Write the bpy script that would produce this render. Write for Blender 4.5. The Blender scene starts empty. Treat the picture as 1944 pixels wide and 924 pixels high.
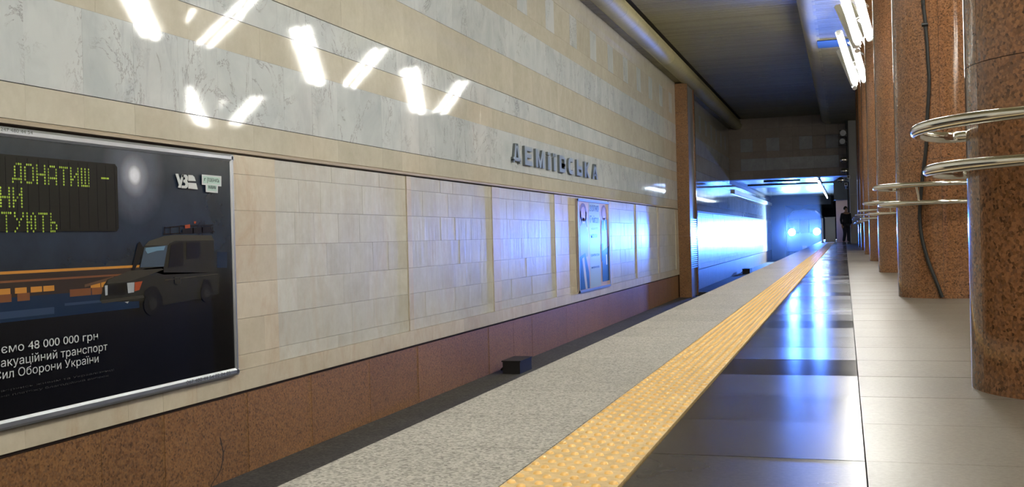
import bpy, bmesh, math, random
from mathutils import Vector, Matrix
R = random.Random(7)
C = bpy.context.scene.collection
SC = bpy.context.scene
PI = math.pi

# ------------------------------------------------------------------ camera
F = 2000.0; VPX, VPY = 1604.0, 437.0; TILT = .026; EYE = .65
Dv = Vector((VPX-972, VPY-462, F)).normalized()
Zv = Vector((-TILT, -1, (TILT*Dv.x+Dv.y)/Dv.z)).normalized()
Xv = Dv.cross(Zv)
cam = bpy.data.cameras.new('camera'); co = bpy.data.objects.new('camera', cam); C.objects.link(co)
cam.sensor_width = 36; cam.lens = F/1944*36; cam.clip_start = .05; cam.clip_end = 400
right = Vector((Xv.x, Dv.x, Zv.x)); up = -Vector((Xv.y, Dv.y, Zv.y)); back = -Vector((Xv.z, Dv.z, Zv.z))
m = Matrix((right, up, back)).transposed().to_4x4(); m.translation = (0, 0, EYE)
co.matrix_world = m
SC.camera = co
def ray(px, py):
    r = Vector((px-972, py-462, F)); return Vector((r.dot(Xv), r.dot(Dv), r.dot(Zv)))
def on_x(px, py, x): r = ray(px, py); return r*(x/r.x)+Vector((0, 0, EYE))
def on_y(px, py, y): r = ray(px, py); return r*(y/r.y)+Vector((0, 0, EYE))

# ------------------------------------------------------------------ world, exposure
w = bpy.data.worlds.new('world'); SC.world = w; w.use_nodes = True
w.node_tree.nodes['Background'].inputs[0].default_value = (.02, .025, .03, 1)
w.node_tree.nodes['Background'].inputs[1].default_value = .3
SC.view_settings.view_transform = 'Standard'; SC.view_settings.look = 'None'
SC.view_settings.exposure = 1.43; SC.view_settings.gamma = 1; SC.view_settings.use_curve_mapping = False
TUBE = 20.0        # radiance of the fluorescent tubes
HEAD = 190.0      # power of one train headlight
SC.cycles.caustics_reflective = False; SC.cycles.max_bounces = 7; SC.cycles.diffuse_bounces = 3; SC.cycles.glossy_bounces = 4
SC.cycles.sample_clamp_indirect = 6

# ------------------------------------------------------------------ materials
MATS = {}
def newmat(name):
    mt = bpy.data.materials.new(name); mt.use_nodes = True
    nt = mt.node_tree; b = nt.nodes['Principled BSDF']
    MATS[name] = mt
    return mt, nt, b
def nd(nt, t, **k):
    n = nt.nodes.new(t)
    for a, v in k.items(): setattr(n, a, v)
    return n
def plain(name, col, rough=.5, metal=0, emit=0, ecol=None):
    mt, nt, b = newmat(name)
    b.inputs['Base Color'].default_value = (*col, 1); b.inputs['Roughness'].default_value = rough
    b.inputs['Metallic'].default_value = metal
    if emit:
        b.inputs['Emission Color'].default_value = (*(ecol or col), 1); b.inputs['Emission Strength'].default_value = emit
    return mt
def ramp(nt, src, stops):
    r = nd(nt, 'ShaderNodeValToRGB'); e = r.color_ramp.elements
    while len(e) < len(stops): e.new(.5)
    for i, (p, c) in enumerate(stops):
        e[i].position = p; e[i].color = (*c, 1) if not isinstance(c, float) else (c, c, c, 1)
    nt.links.new(src, r.inputs[0]); return r.outputs[0]
def math_(nt, op, a, b=None, c=None):
    n = nd(nt, 'ShaderNodeMath', operation=op)
    for i, v in enumerate((a, b, c)):
        if v is None: continue
        if isinstance(v, (int, float)): n.inputs[i].default_value = v
        else: nt.links.new(v, n.inputs[i])
    return n.outputs[0]
def mixc(nt, fac, a, b, blend='MIX'):
    n = nd(nt, 'ShaderNodeMix', data_type='RGBA', blend_type=blend)
    for i, v in ((0, fac), (6, a), (7, b)):
        if isinstance(v, (int, float)): n.inputs[i].default_value = v
        elif isinstance(v, tuple): n.inputs[i].default_value = (*v, 1)
        else: nt.links.new(v, n.inputs[i])
    return n.outputs[2]
def rnd(nt):
    """one random number per piece: per object, and per island inside joined meshes"""
    oi = nd(nt, 'ShaderNodeObjectInfo'); g = nd(nt, 'ShaderNodeNewGeometry')
    s = math_(nt, 'ADD', oi.outputs['Random'], g.outputs['Random Per Island'])
    return math_(nt, 'FRACT', s), g.outputs['Position']
def coords(nt, scale=(1, 1, 1), shift=7.0):
    r, pos = rnd(nt)
    v = nd(nt, 'ShaderNodeVectorMath', operation='MULTIPLY'); nt.links.new(pos, v.inputs[0]); v.inputs[1].default_value = scale
    k = math_(nt, 'MULTIPLY', r, shift)
    a = nd(nt, 'ShaderNodeVectorMath', operation='ADD'); nt.links.new(v.outputs[0], a.inputs[0]); nt.links.new(k, a.inputs[1])
    return r, a.outputs[0]
def noise(nt, vec, scale, detail=4, rough=.55, dist=0):
    n = nd(nt, 'ShaderNodeTexNoise'); nt.links.new(vec, n.inputs['Vector'])
    n.inputs['Scale'].default_value = scale; n.inputs['Detail'].default_value = detail
    n.inputs['Roughness'].default_value = rough; n.inputs['Distortion'].default_value = dist
    return n.outputs[0]
def bump(nt, b, h, strength, dist):
    n = nd(nt, 'ShaderNodeBump'); n.inputs['Strength'].default_value = strength; n.inputs['Distance'].default_value = dist
    nt.links.new(h, n.inputs['Height']); nt.links.new(n.outputs[0], b.inputs['Normal'])

def beige(name, lo, hi, rough, stain=0., bmp=.02, var=.12, wave=0.):
    mt, nt, b = newmat(name)
    r, vec = coords(nt, (1, 1, 1))
    n1 = noise(nt, vec, 1.6, 6, .65, .6); n2 = noise(nt, vec, 9, 5, .7)
    k = math_(nt, 'ADD', math_(nt, 'MULTIPLY', n1, .6), math_(nt, 'MULTIPLY', n2, .4))
    c = ramp(nt, k, [(.32, lo), (.62, hi)])
    c = mixc(nt, 1.0, c, ramp(nt, r, [(0, 1-var), (1, 1.0)]), 'MULTIPLY')
    if stain:
        _, v2 = coords(nt, (1, 1, .35), 0.)
        s = noise(nt, v2, 2.2, 7, .75, 1.2)
        c = mixc(nt, math_(nt, 'MULTIPLY', ramp(nt, s, [(.5, 0.), (.72, 1.)]), stain), c, (.42, .24, .10))
    nt.links.new(c, b.inputs['Base Color'])
    rr = math_(nt, 'MULTIPLY_ADD', n2, min(.12, rough*.6), rough-min(.06, rough*.3)); nt.links.new(rr, b.inputs['Roughness'])
    if wave:
        _, v3 = coords(nt, (1, 5.0, .7), 3.)
        h = noise(nt, v3, 2.0, 3, .5); bump(nt, b, h, 1.0, wave)
    elif bmp: bump(nt, b, n2, .3, bmp)
    return mt
beige('beige_polished', (.53, .50, .41), (.64, .61, .52), .05, bmp=.0, var=.05)
beige('beige_tile', (.50, .45, .34), (.62, .59, .49), .34, stain=.30, bmp=.004, wave=.004)
beige('grey_tile', (.26, .25, .24), (.36, .36, .35), .3)
beige('brown_tile', (.24, .19, .15), (.32, .26, .20), .4)
beige('beige_panel', (.52, .50, .43), (.66, .65, .59), .30, stain=.26, bmp=.004, wave=.004)
beige('beige_frame', (.54, .47, .34), (.66, .59, .46), .36, stain=.45, bmp=.004)
def white_marble():
    mt, nt, b = newmat('white_marble')
    r, vec = coords(nt, (1, 1, .8), 11.)
    n1 = noise(nt, vec, 1.3, 6, .6, .8)
    base = ramp(nt, n1, [(.3, (.52, .57, .60)), (.6, (.66, .70, .72))])
    nA = noise(nt, vec, 1.7, 8, .70, .7)
    v = math_(nt, 'ABSOLUTE', math_(nt, 'SUBTRACT', nA, .5))
    vein = ramp(nt, v, [(0., 1.), (.012, 0.)])
    gate = ramp(nt, noise(nt, vec, 1.1, 2), [(.46, 0.), (.58, 1.)])
    base = mixc(nt, math_(nt, 'MULTIPLY', math_(nt, 'MULTIPLY', vein, gate), .75), base, (.22, .20, .23))
    _, v2 = coords(nt, (1, 3.2, .9), 5.)
    st = ramp(nt, noise(nt, v2, 2.4, 6, .7, .5), [(.5, 0.), (.7, 1.)])
    g2 = ramp(nt, noise(nt, vec, .5, 1), [(.42, 0.), (.6, 1.)])
    base = mixc(nt, math_(nt, 'MULTIPLY', math_(nt, 'MULTIPLY', st, g2), .5), base, (.36, .40, .46))
    base = mixc(nt, 1.0, base, ramp(nt, r, [(0, .96), (1, 1.0)]), 'MULTIPLY')
    nt.links.new(base, b.inputs['Base Color']); b.inputs['Roughness'].default_value = .05
white_marble()
def speckle(name, cols, scale, rough, vary=.12, bmp=0., spec=.5, rvar=0., soft=False):
    mt, nt, b = newmat(name)
    r, vec = coords(nt, (1, 1, 1), 3.)
    v = nd(nt, 'ShaderNodeTexVoronoi'); nt.links.new(vec, v.inputs['Vector']); v.inputs['Scale'].default_value = scale
    s = nd(nt, 'ShaderNodeSeparateColor'); nt.links.new(v.outputs['Color'], s.inputs[0])
    n = noise(nt, vec, scale*.5, 3, .6)
    k = math_(nt, 'ADD', math_(nt, 'MULTIPLY', s.outputs[0], .6), math_(nt, 'MULTIPLY', n, .4))
    if soft: k = noise(nt, vec, scale, 2, .8)
    c = ramp(nt, k, [(.15+.6*i/(len(cols)-1), x) for i, x in enumerate(cols)])
    big = noise(nt, vec, 1.7, 4, .6)
    c = mixc(nt, 1., c, ramp(nt, big, [(.3, 1-vary), (.7, 1.)]), 'MULTIPLY')
    c = mixc(nt, 1., c, ramp(nt, r, [(0, 1-vary), (1, 1.)]), 'MULTIPLY')
    nt.links.new(c, b.inputs['Base Color'])
    b.inputs['Specular IOR Level'].default_value = spec
    rr = math_(nt, 'ADD', math_(nt, 'MULTIPLY_ADD', big, .1, rough-.05), math_(nt, 'MULTIPLY', r, rvar))
    nt.links.new(rr, b.inputs['Roughness'])
    if bmp: bump(nt, b, s.outputs[1], .5, bmp)
speckle('red_granite', [(.06, .033, .018), (.22, .098, .040), (.33, .155, .068), (.18, .088, .045)], 90, .11, vary=.05)
speckle('red_granite_matt', [(.07, .035, .015), (.23, .105, .035), (.34, .175, .065), (.20, .105, .05)], 60, .42, .12)
speckle('dark_floor', [(.022, .019, .015), (.045, .038, .03), (.075, .063, .052)], 60, .11, .08, spec=.12, rvar=.17, soft=True)
speckle('light_floor', [(.11, .097, .078), (.165, .146, .118), (.21, .19, .158)], 60, .34, .06, spec=.24, rvar=.05, soft=True)
speckle('rough_floor', [(.14, .135, .115), (.36, .345, .31), (.52, .50, .46)], 130, .55, .12, bmp=.002)
speckle('tactile_yellow', [(.60, .42, .18), (.70, .51, .25), (.76, .57, .31)], 60, .42, .07)
speckle('track_concrete', [(.035, .035, .032), (.06, .058, .055), (.10, .095, .09)], 40, .8, .4)
plain('grout', (.12, .09, .07), .8)
plain('dark_joint', (.05, .04, .035), .8)
plain('concrete', (.16, .15, .14), .8)
plain('lip_stone', (.40, .33, .24), .5)
plain('tactile_dome', (.78, .50, .17), .35)
plain('black_plastic', (.012, .012, .013), .45)
plain('rubber', (.012, .012, .012), .5)
plain('chrome', (.78, .76, .70), .13, 1)
plain('aluminium', (.62, .66, .72), .32, .85)
plain('white_metal', (.75, .76, .76), .35)
plain('grey_metal', (.30, .31, .33), .4, .5)
plain('letter_metal', (.30, .36, .38), .4, .4)
plain('letter_side', (.15, .17, .17), .5, .5)
plain('steel', (.25, .23, .21), .35, .9)
plain('tube_glass', (1, 1, 1), .3, 0, TUBE, (1.0, .97, .88))
plain('tunnel_tube', (1, 1, 1), .3, 0, 12, (.75, .9, 1.0))
plain('headlight_lens', (1, 1, 1), .1, 0, 800, (.35, .6, 1.0))
plain('train_blue', (.012, .035, .13), .5)
plain('train_grey', (.30, .32, .36), .35)
plain('train_glass', (.01, .012, .016), .06)
plain('pink_stone', (.75, .52, .48), .4)
plain('grey_stone', (.30, .29, .28), .35)
plain('dark_wall', (.05, .05, .055), .6)
plain('jacket', (.015, .02, .03), .8); plain('trousers', (.02, .025, .04), .8); plain('skin', (.45, .27, .2), .5); plain('hair', (.02, .015, .01), .6)
plain('shoe', (.10, .10, .10), .5)
def ceiling_mat(name, col, rough, bscale, metal=.3):
    mt, nt, b = newmat(name)
    r, vec = coords(nt, (.25, 1, 1), 3.)
    n = noise(nt, vec, 14, 5, .7)
    c = mixc(nt, n, tuple(x*.6 for x in col), col)
    c = mixc(nt, 1., c, ramp(nt, r, [(0, .8), (1, 1.)]), 'MULTIPLY')
    nt.links.new(c, b.inputs['Base Color']); b.inputs['Metallic'].default_value = metal
    b.inputs['Roughness'].default_value = rough
    bump(nt, b, n, .5, bscale)
ceiling_mat('ceiling_metal', (.38, .34, .19), .55, .01, .1)
ceiling_mat('cove_metal', (.60, .54, .30), .6, .006, .1)
ceiling_mat('tunnel_metal', (.45, .50, .55), .2, .004, .8)

# ------------------------------------------------------------------ mesh helpers
def tag(o, label=None, cat=None, group=None, kind=None):
    if label: o['label'] = label
    if cat: o['category'] = cat
    if group: o['group'] = group
    if kind: o['kind'] = kind
    return o
def empty(name, loc=(0, 0, 0), rz=0):
    o = bpy.data.objects.new(name, None); C.objects.link(o); o.location = loc; o.rotation_euler.z = rz
    o.empty_display_size = .1
    return o
class MB:
    """collects shapes into one mesh"""
    def __init__(s): s.v = []; s.f = []; s.m = []; s.sm = []; s.mi = 0
    def add(s, vs, fs, smooth=False):
        o = len(s.v); s.v += [tuple(v) for v in vs]
        for f in fs: s.f.append([o+i for i in f]); s.m.append(s.mi); s.sm.append(smooth)
    def box(s, x0, x1, y0, y1, z0, z1, tilt=0, M=None):
        vs = [Vector((x, y, z)) for z in (z0, z1) for y in (y0, y1) for x in (x0, x1)]
        if tilt:
            for v in vs[4:]:
                pass
        if M: vs = [M @ v for v in vs]
        s.add(vs, [(0, 2, 3, 1), (4, 5, 7, 6), (0, 1, 5, 4), (2, 6, 7, 3), (0, 4, 6, 2), (1, 3, 7, 5)])
    def tube(s, pts, r, n=8, cap=True, closed=False):
        pts = [Vector(p) for p in pts]; N = len(pts)
        rs = r if isinstance(r, (list, tuple)) else [r]*N
        a = None; vs = []
        for i, p in enumerate(pts):
            if closed: d = pts[(i+1) % N]-pts[i-1]
            else: d = pts[min(i+1, N-1)]-pts[max(i-1, 0)]
            d.normalize()
            if a is None: a = d.orthogonal().normalized()
            a = (a-d*a.dot(d)).normalized(); b = d.cross(a)
            for k in range(n):
                t = 2*PI*k/n; vs.append(p+(a*math.cos(t)+b*math.sin(t))*rs[i])
        fs = []
        for i in range(N if closed else N-1):
            j = (i+1) % N
            for k in range(n): fs.append((i*n+k, i*n+(k+1) % n, j*n+(k+1) % n, j*n+k))
        s.add(vs, fs, True)
        if cap and not closed:
            s.add(vs[:n], [tuple(range(n))[::-1]]); s.add(vs[-n:], [tuple(range(n))])
    def cyl(s, c, r, h, n=24, axis=2, r2=None):
        e = Vector((0, 0, 0)); e[axis] = h; s.tube([Vector(c), Vector(c)+e], [r, r if r2 is None else r2], n)
    def extrude(s, prof, y0, y1, smooth=False):
        """profile of (x, z) pairs swept along y"""
        n = len(prof); vs = [(x, y0, z) for x, z in prof]+[(x, y1, z) for x, z in prof]
        s.add(vs, [(i, (i+1) % n, n+(i+1) % n, n+i) for i in range(n)], smooth)
        s.add(vs, [tuple(range(n))[::-1], tuple(range(n, 2*n))])
    def poly_x(s, pts, x, th=.0004):
        """flat printed shape facing +x made of (y, z) corners"""
        n = len(pts)
        s.add([(x, y, z) for y, z in pts], [tuple(range(n))])
    def mesh(s, name, mats):
        me = bpy.data.meshes.new(name); me.from_pydata(s.v, [], s.f); me.update()
        for mm in (mats if isinstance(mats, (list, tuple)) else [mats]): me.materials.append(MATS[mm])
        me.polygons.foreach_set('material_index', s.m); me.polygons.foreach_set('use_smooth', s.sm)
        bm = bmesh.new(); bm.from_mesh(me); bmesh.ops.recalc_face_normals(bm, faces=bm.faces); bm.to_mesh(me); bm.free()
        return me
    def build(s, name, mats, parent=None, loc=None):
        o = bpy.data.objects.new(name, s.mesh(name, mats)); C.objects.link(o)
        if parent: o.parent = parent
        if loc: o.location = loc
        return o
def link(name, me, parent=None, loc=(0, 0, 0), rot=(0, 0, 0), scale=(1, 1, 1)):
    o = bpy.data.objects.new(name, me); C.objects.link(o)
    if parent: o.parent = parent
    o.location = loc; o.rotation_euler = rot; o.scale = scale
    return o
UNIT = {}
def unit(mat):
    """unit block shared by every piece of one stone"""
    if mat not in UNIT:
        b = MB(); b.box(-.5, .5, -.5, .5, -.5, .5); UNIT[mat] = b.mesh('block', mat)
    return UNIT[mat]
def piece(name, mat, x0, x1, y0, y1, z0, z1, parent, rot=(0, 0, 0)):
    return link(name, unit(mat), parent, ((x0+x1)/2, (y0+y1)/2, (z0+z1)/2), rot, (x1-x0, y1-y0, z1-z0))
def text_mesh(body, mats, extrude=0., bevel=0.):
    cu = bpy.data.curves.new('t', 'FONT'); cu.body = body; cu.extrude = extrude; cu.bevel_depth = bevel
    o = bpy.data.objects.new('t', cu); C.objects.link(o)
    dg = bpy.context.evaluated_depsgraph_get(); dg.update()
    me = bpy.data.meshes.new_from_object(o.evaluated_get(dg)); bpy.data.objects.remove(o)
    me.materials.clear()
    for mm in (mats if isinstance(mats, (list, tuple)) else [mats]): me.materials.append(MATS[mm])
    return me
def fit_text(me, y0, y1, z0, z1, x):
    """places flat lettering on a wall that faces +x: reading direction +y"""
    xs = [v.co.x for v in me.vertices]; ys = [v.co.y for v in me.vertices]
    ax, bx, ay, by = min(xs), max(xs), min(ys), max(ys)
    for v in me.vertices:
        X, Y, Z = v.co
        v.co = (x+Z, y0+(X-ax)/(bx-ax)*(y1-y0), z0+(Y-ay)/(by-ay)*(z1-z0))
    return me

# ------------------------------------------------------------------ left wall
WX = -5.65
wall = MB(); wall.box(WX-.5, WX-.06, -10, 104, -1.7, 6.6)
wall_left = tag(wall.build('wall_left', 'grout'), kind='structure')
G = .004
GAPZ = {1.862: .007, 2.54: .001, 2.868: .006, 3.21: .010, 3.88: .004, 4.55: .001}
bands = [(1.60, 1.862, 'beige_polished'), (1.862, 2.54, 'white_marble'), (2.54, 2.868, 'beige_polished'), (2.868, 3.21, 'white_marble'),
         (3.21, 3.88, 'beige_polished'), (3.88, 4.55, 'white_marble'), (4.55, 4.87, 'beige_polished'), (5.55, 6.06, 'beige_polished')]
near, mid, far = 5.0, 26.0, 37.5
REAR0, REAR1 = 39.6, 87.0
def stuff_slabs(z0, z1, mat, spans, L, depth=0, name='stone_slabs', x=WX, gap=G):
    b = MB()
    for y0, y1 in spans:
        n = max(1, round((y1-y0)/L)); st = (y1-y0)/n
        for i in range(n):
            d = R.uniform(-.0007, .0007)
            b.box(x-.05, x+d+depth, y0+i*st+.0007, y0+(i+1)*st-.0007, z0+GAPZ.get(z0, .002)/2, z1-GAPZ.get(z1, .002)/2)
    o = b.build(name, mat, wall_left); o['kind'] = 'stuff'; return o
first_y = {0: 5., 1: 5., 2: 6.4, 3: 8., 4: 9.5, 5: 12.5, 6: 17., 7: 21.}
for i, (z0, z1, mat) in enumerate(bands):
    L = .62 if i != 5 else .66
    y = first_y[i]; off = R.uniform(0, .3); y0 = y
    edges = [y]; 
    while edges[-1] < mid: edges.append(edges[-1]+L)
    for a, c in zip(edges, edges[1:]):
        piece('marble_slab' if 'white' in mat else 'limestone_slab', mat, WX-.05, WX+R.uniform(0, .0008), a+.0007, c-.0007, z0+GAPZ.get(z0, .002)/2, z1-GAPZ.get(z1, .002)/2, wall_left,
              (0, R.uniform(-.0012, .0012), R.uniform(-.0012, .0012)))
    stuff_slabs(z0, z1, mat, [(-10, y), (edges[-1], far)], L)
    stuff_slabs(z0, z1, mat, [(REAR0, 55.6 if z1 > 3.3 else REAR1)], L*2)
# frieze with square white plaques
pitch = 1.95; ys = 18.55-pitch*14
while ys < 55:
    a, c = ys, ys+.64
    inside = 17 < ys < 30
    if not (far < ys < REAR0):
        if inside:
            piece('square_plaque', 'white_marble', WX-.05, WX+.002, a+G/2, c-G/2, 4.87+G/2, 5.55-G/2, wall_left)
            for q in range(2): piece('frieze_slab', 'beige_polished', WX-.05, WX, c+q*(pitch-.64)/2+G/2, c+(q+1)*(pitch-.64)/2-G/2, 4.87+G/2, 5.55-G/2, wall_left)
        else:
            if ys > REAR0 or ys < far:
                e = min(c+pitch-.64, far) if ys < far else c+pitch-.64
                stuff_slabs(4.87, 5.55, 'white_marble', [(a, min(c, e))], 1)
                if e <= c: ys += pitch; continue
                stuff_slabs(4.87, 5.55, 'beige_polished', [(c, e)], .66)
    ys += pitch
# joint recess between lower wall and bands, with projecting stained stone lip
lip = MB(); lip.extrude([(WX-.05, 1.552), (WX+.022, 1.560), (WX+.022, 1.582), (WX+.004, 1.596), (WX-.05, 1.596)], -10, far); lip.extrude([(WX-.05, 1.552), (WX+.022, 1.560), (WX+.022, 1.582), (WX+.004, 1.596), (WX-.05, 1.596)], REAR0, REAR1)
lo = lip.build('stone_lip', 'lip_stone', wall_left)
# lower wall: rows of tiles, framed panels slightly recessed
rows = [-.765, -.56, -.413, -.061, .291, .657, .999, 1.355, 1.54]
strips = [(5.0, 9.72), (13.18, 13.33), (16.8, 17.2), (20.8, 22.5), (25.95, 26.3), (29.6, 29.85), (33.2, 33.5), (36.9, far)]
def is_strip(y): return any(a-1e-6 <= y < b-1e-6 for a, b in strips)
def span_edges(a, b, lo_, hi_):
    e = [a]
    while b-e[-1] > hi_*1.25: e.append(e[-1]+R.uniform(lo_, hi_))
    e.append(b); return e
cuts = sorted(set([5.0]+[v for s in strips for v in s]))
for k, (z0, z1) in enumerate(zip(rows, rows[1:])):
    far_t = MB(); far_f = MB()
    for a, b in zip(cuts, cuts[1:]):
        st = is_strip(a) or k == 0
        poster_area = (a < 8.8 and False)
        e = span_edges(a, b, .42, .72)
        for p, q in zip(e, e[1:]):
            if p < 8.3 and k not in (0, ): 
                if q < 8.6: continue          # hidden by the billboard
            mat = 'beige_frame' if st else 'beige_panel'
            dx = .006 if st else -.012+R.uniform(-.0012, .0012)
            if q < 24.5:
                piece('frame_tile' if st else 'wall_tile', mat, WX-.05, WX+dx, p+.001, q-.001, z0+.0015, z1-.0015, wall_left,
                      (0, R.uniform(-.0015, .0015), R.uniform(-.003, .003)))
            else:
                (far_f if st else far_t).box(WX-.05, WX+dx, p+G/2, q-G/2, z0+G/2, z1-G/2, M=Matrix.Translation(Vector((WX, p, 0))) @ Matrix.Rotation(R.uniform(-.003, .003), 4, 'Z') @ Matrix.Translation(Vector((-WX, -p, 0))))
    o = far_t.build('wall_tiles', 'beige_panel', wall_left); o['kind'] = 'stuff'
    o = far_f.build('frame_tiles', 'beige_frame', wall_left); o['kind'] = 'stuff'
bk = MB(); bk.box(WX-.05, WX, -10, 5-.002, -.765, 1.54); o = bk.build('plain_facing', 'beige_tile', wall_left)
rear = MB()
for z0, z1 in zip(rows, rows[1:]):
    e = span_edges(REAR0, REAR1, .6, .9)
    for p, q in zip(e, e[1:]):
        a = R.uniform(-.004, .004)
        rear.box(WX-.05, WX, p+G/2, q-G/2, z0+G/2, z1-G/2, M=Matrix.Translation(Vector((WX, p, 0))) @ Matrix.Rotation(a, 4, 'Z') @ Matrix.Rotation(R.uniform(-.003, .003), 4, 'Y') @ Matrix.Translation(Vector((-WX, -p, 0))))
o = rear.build('wall_tiles', 'beige_panel', wall_left); o['kind'] = 'stuff'
# granite base under the overhang
y = 5.0
while y < 26:
    L = R.uniform(.55, .95)
    piece('granite_panel', 'red_granite_matt', WX-.1, WX-.035+R.uniform(0, .003), y+.002, y+L-.002, -1.585, -.80, wall_left); y += L
b = MB()
for a, c in ((-10, 5), (y, far), (REAR0, REAR1)):
    n = int((c-a)/.8)
    for i in range(n): b.box(WX-.1, WX-.035, a+(c-a)*i/n+.003, a+(c-a)*(i+1)/n-.003, -1.585, -.80)
o = b.build('granite_panels', 'red_granite_matt', wall_left); o['kind'] = 'stuff'

ck = [(418, 830), (421, 845), (424, 858), (423, 873), (420, 888), (413, 903), (404, 915), (398, 930)]
b = MB()
for a_, c_ in zip(ck, ck[1:]):
    p_, q_ = on_x(*a_, WX-.031), on_x(*c_, WX-.031); b.add([(WX-.031, p_.y-.008, p_.z), (WX-.031, p_.y+.008, p_.z), (WX-.031, q_.y+.012, q_.z), (WX-.031, q_.y-.012, q_.z)], [(0, 1, 2, 3)])
p_, q_ = on_x(430, 846, WX-.031), on_x(423, 862, WX-.031); b.add([(WX-.031, p_.y-.004, p_.z), (WX-.031, p_.y+.004, p_.z), (WX-.031, q_.y+.009, q_.z), (WX-.031, q_.y-.009, q_.z)], [(0, 1, 2, 3)])
o = b.build('crack', 'dark_joint', wall_left); o['label'] = 'dark branching crack in the granite base'; o['kind'] = 'stuff'
# ------------------------------------------------------------------ granite pilaster on the wall
pil = empty('pilaster', (WX, far+.02, -1.585)); tag(pil, 'red-brown granite pilaster with louvred side slot ending the bright wall', 'pilaster')
px1 = .43; py1 = 1.95
for i in range(7):
    z0 = i*1.09; z1 = min(z0+1.09, 7.60)-.004
    b = MB(); b.box(0, px1, 0, .12, z0, z1); b.build('granite_panel', 'red_granite_matt', pil)
b = MB(); b.box(0, px1-.05, .12, py1, 0, 7.60); b.build('core', 'grey_stone', pil)
b = MB(); b.box(px1-.05, px1, py1-.2, py1, 0, 7.60); b.build('granite_edge', 'red_granite', pil)
b = MB()
for i in range(24):
    z = 1.02+i*.075; b.box(px1-.05, px1-.004, .14, py1-.22, z, z+.048)
o = b.build('louvre', 'aluminium', pil); o['kind'] = 'stuff'

# ------------------------------------------------------------------ ceilings
def slat_field(name, x0, x1, y0, y1, z, pitch, mat, parent, th=.02):
    b = MB(); n = int((y1-y0)/pitch)
    for i in range(n):
        y = y0+i*pitch; d = R.uniform(-.002, .002)
        b.add([(x0, y+.004, z+d), (x1, y+.004, z+d), (x1, y+pitch-.012, z+d+R.uniform(-.0015, .0015)), (x0, y+pitch-.012, z+d),
               (x0, y+.004, z+th), (x1, y+.004, z+th), (x1, y+pitch-.012, z+th), (x0, y+pitch-.012, z+th)],
              [(0, 1, 2, 3), (0, 4, 5, 1), (1, 5, 6, 2), (2, 6, 7, 3), (3, 7, 4, 0)])
    o = b.build(name, mat, parent); o['kind'] = 'stuff'; return o
b = MB(); b.box(-6.1, 12.2, -10, 57, 6.56, 6.8)
ceil = tag(b.build('ceiling', 'dark_joint'), kind='structure')
slat_field('ceiling_slats', -4.95, -1.0, -9, 55.6, 6.52, .15, 'ceiling_metal', ceil)
slat_field('ceiling_slats', -.62, 12, -9, 55.6, 6.02, .15, 'ceiling_metal', ceil)
slat_field('ceiling_slats', WX, -5.3, -9, 55.6, 6.06, .15, 'ceiling_metal', ceil)
def cove(name, prof, y0, y1, mat, parent):
    b = MB(); n = len(prof); L = 1.5; k = int((y1-y0)/L)
    for i in range(k):
        a, c = y0+i*L+.004, y0+(i+1)*L-.004
        b.add([(x, a, z) for x, z in prof]+[(x, c, z) for x, z in prof], [(j, j+1, n+j+1, n+j) for j in range(n-1)], True)
    o = b.build(name, mat, parent); o['kind'] = 'stuff'; return o
pl = [(-5.3, 6.06)]+[(-5.20+.28*math.cos(t)*1.0-.02, 6.20-.22*math.sin(t)) for t in [PI*.75, PI*.6, PI*.45, PI*.3, PI*.15, 0, -PI*.12, -PI*.25]]+[(-5.0, 6.42), (-5.08, 6.52)]
cove('cove_panels', pl, -9, 55.6, 'cove_metal', ceil)
pr = [(-1.0, 6.52), (-1.02, 6.40)]+[(-.66-.34*math.cos(t), 6.32-.30*math.sin(t)) for t in [0, PI*.1, PI*.2, PI*.3, PI*.4, PI*.5]]+[(-.55, 6.02)]
cove('cove_panels', pr, -9, 55.6, 'cove_metal', ceil)
for yy in (31.0, ):
    b = MB(); b.box(-.62, .3, yy, yy+1.2, 5.995, 6.012); b.build('blue_reflection', 'train_blue', ceil)  # blue reflection in the soffit's cross gap, put in as a dark blue strip

# ------------------------------------------------------------------ bulkhead (far cross wall above the track)
BY = 55.6
b = MB(); b.box(-5.7, 12.2, BY+.05, BY+1.0, 3.40, 6.7)
wb = tag(b.build('wall_back', 'dark_joint'), kind='structure')
def bpieces(z0, z1, edges, mat, name):
    for a, c in zip(edges, edges[1:]): piece(name, mat, a+.004, c-.004, BY, BY+.05, z0+.004, z1-.004, wb)
ex = [-5.65, -5.05, -4.43, -3.75, -3.1, -2.45, -2.12, -1.47, -.82, -.2, .5, 1.2, 1.9]
bpieces(3.40, 3.84, ex, 'brown_tile', 'wall_tile')
bpieces(3.84, 4.46, [-5.65, -5.05], 'brown_tile', 'wall_tile'); bpieces(3.84, 4.46, [-5.05, -3.8, -2.6, -1.4, -.2], 'grey_tile', 'marble_slab'); bpieces(3.84, 4.46, [-.2, .5, 1.2, 1.9], 'brown_tile', 'wall_tile')
bpieces(4.46, 4.82, ex, 'brown_tile', 'wall_tile')
for a, c in zip(ex, ex[1:]):
    sq = (a, c) in ((-5.05, -4.43), (-3.75, -3.1), (-2.12, -1.47), (-.82, -.2))
    piece('square_plaque' if sq else 'wall_tile', 'grey_tile' if sq else 'brown_tile', a+.004, c-.004, BY-(.006 if sq else 0), BY+.05, 4.824, 5.486, wb)
bpieces(5.49, 6.0, ex, 'brown_tile', 'wall_tile'); bpieces(6.0, 6.55, ex, 'brown_tile', 'wall_tile')

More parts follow.
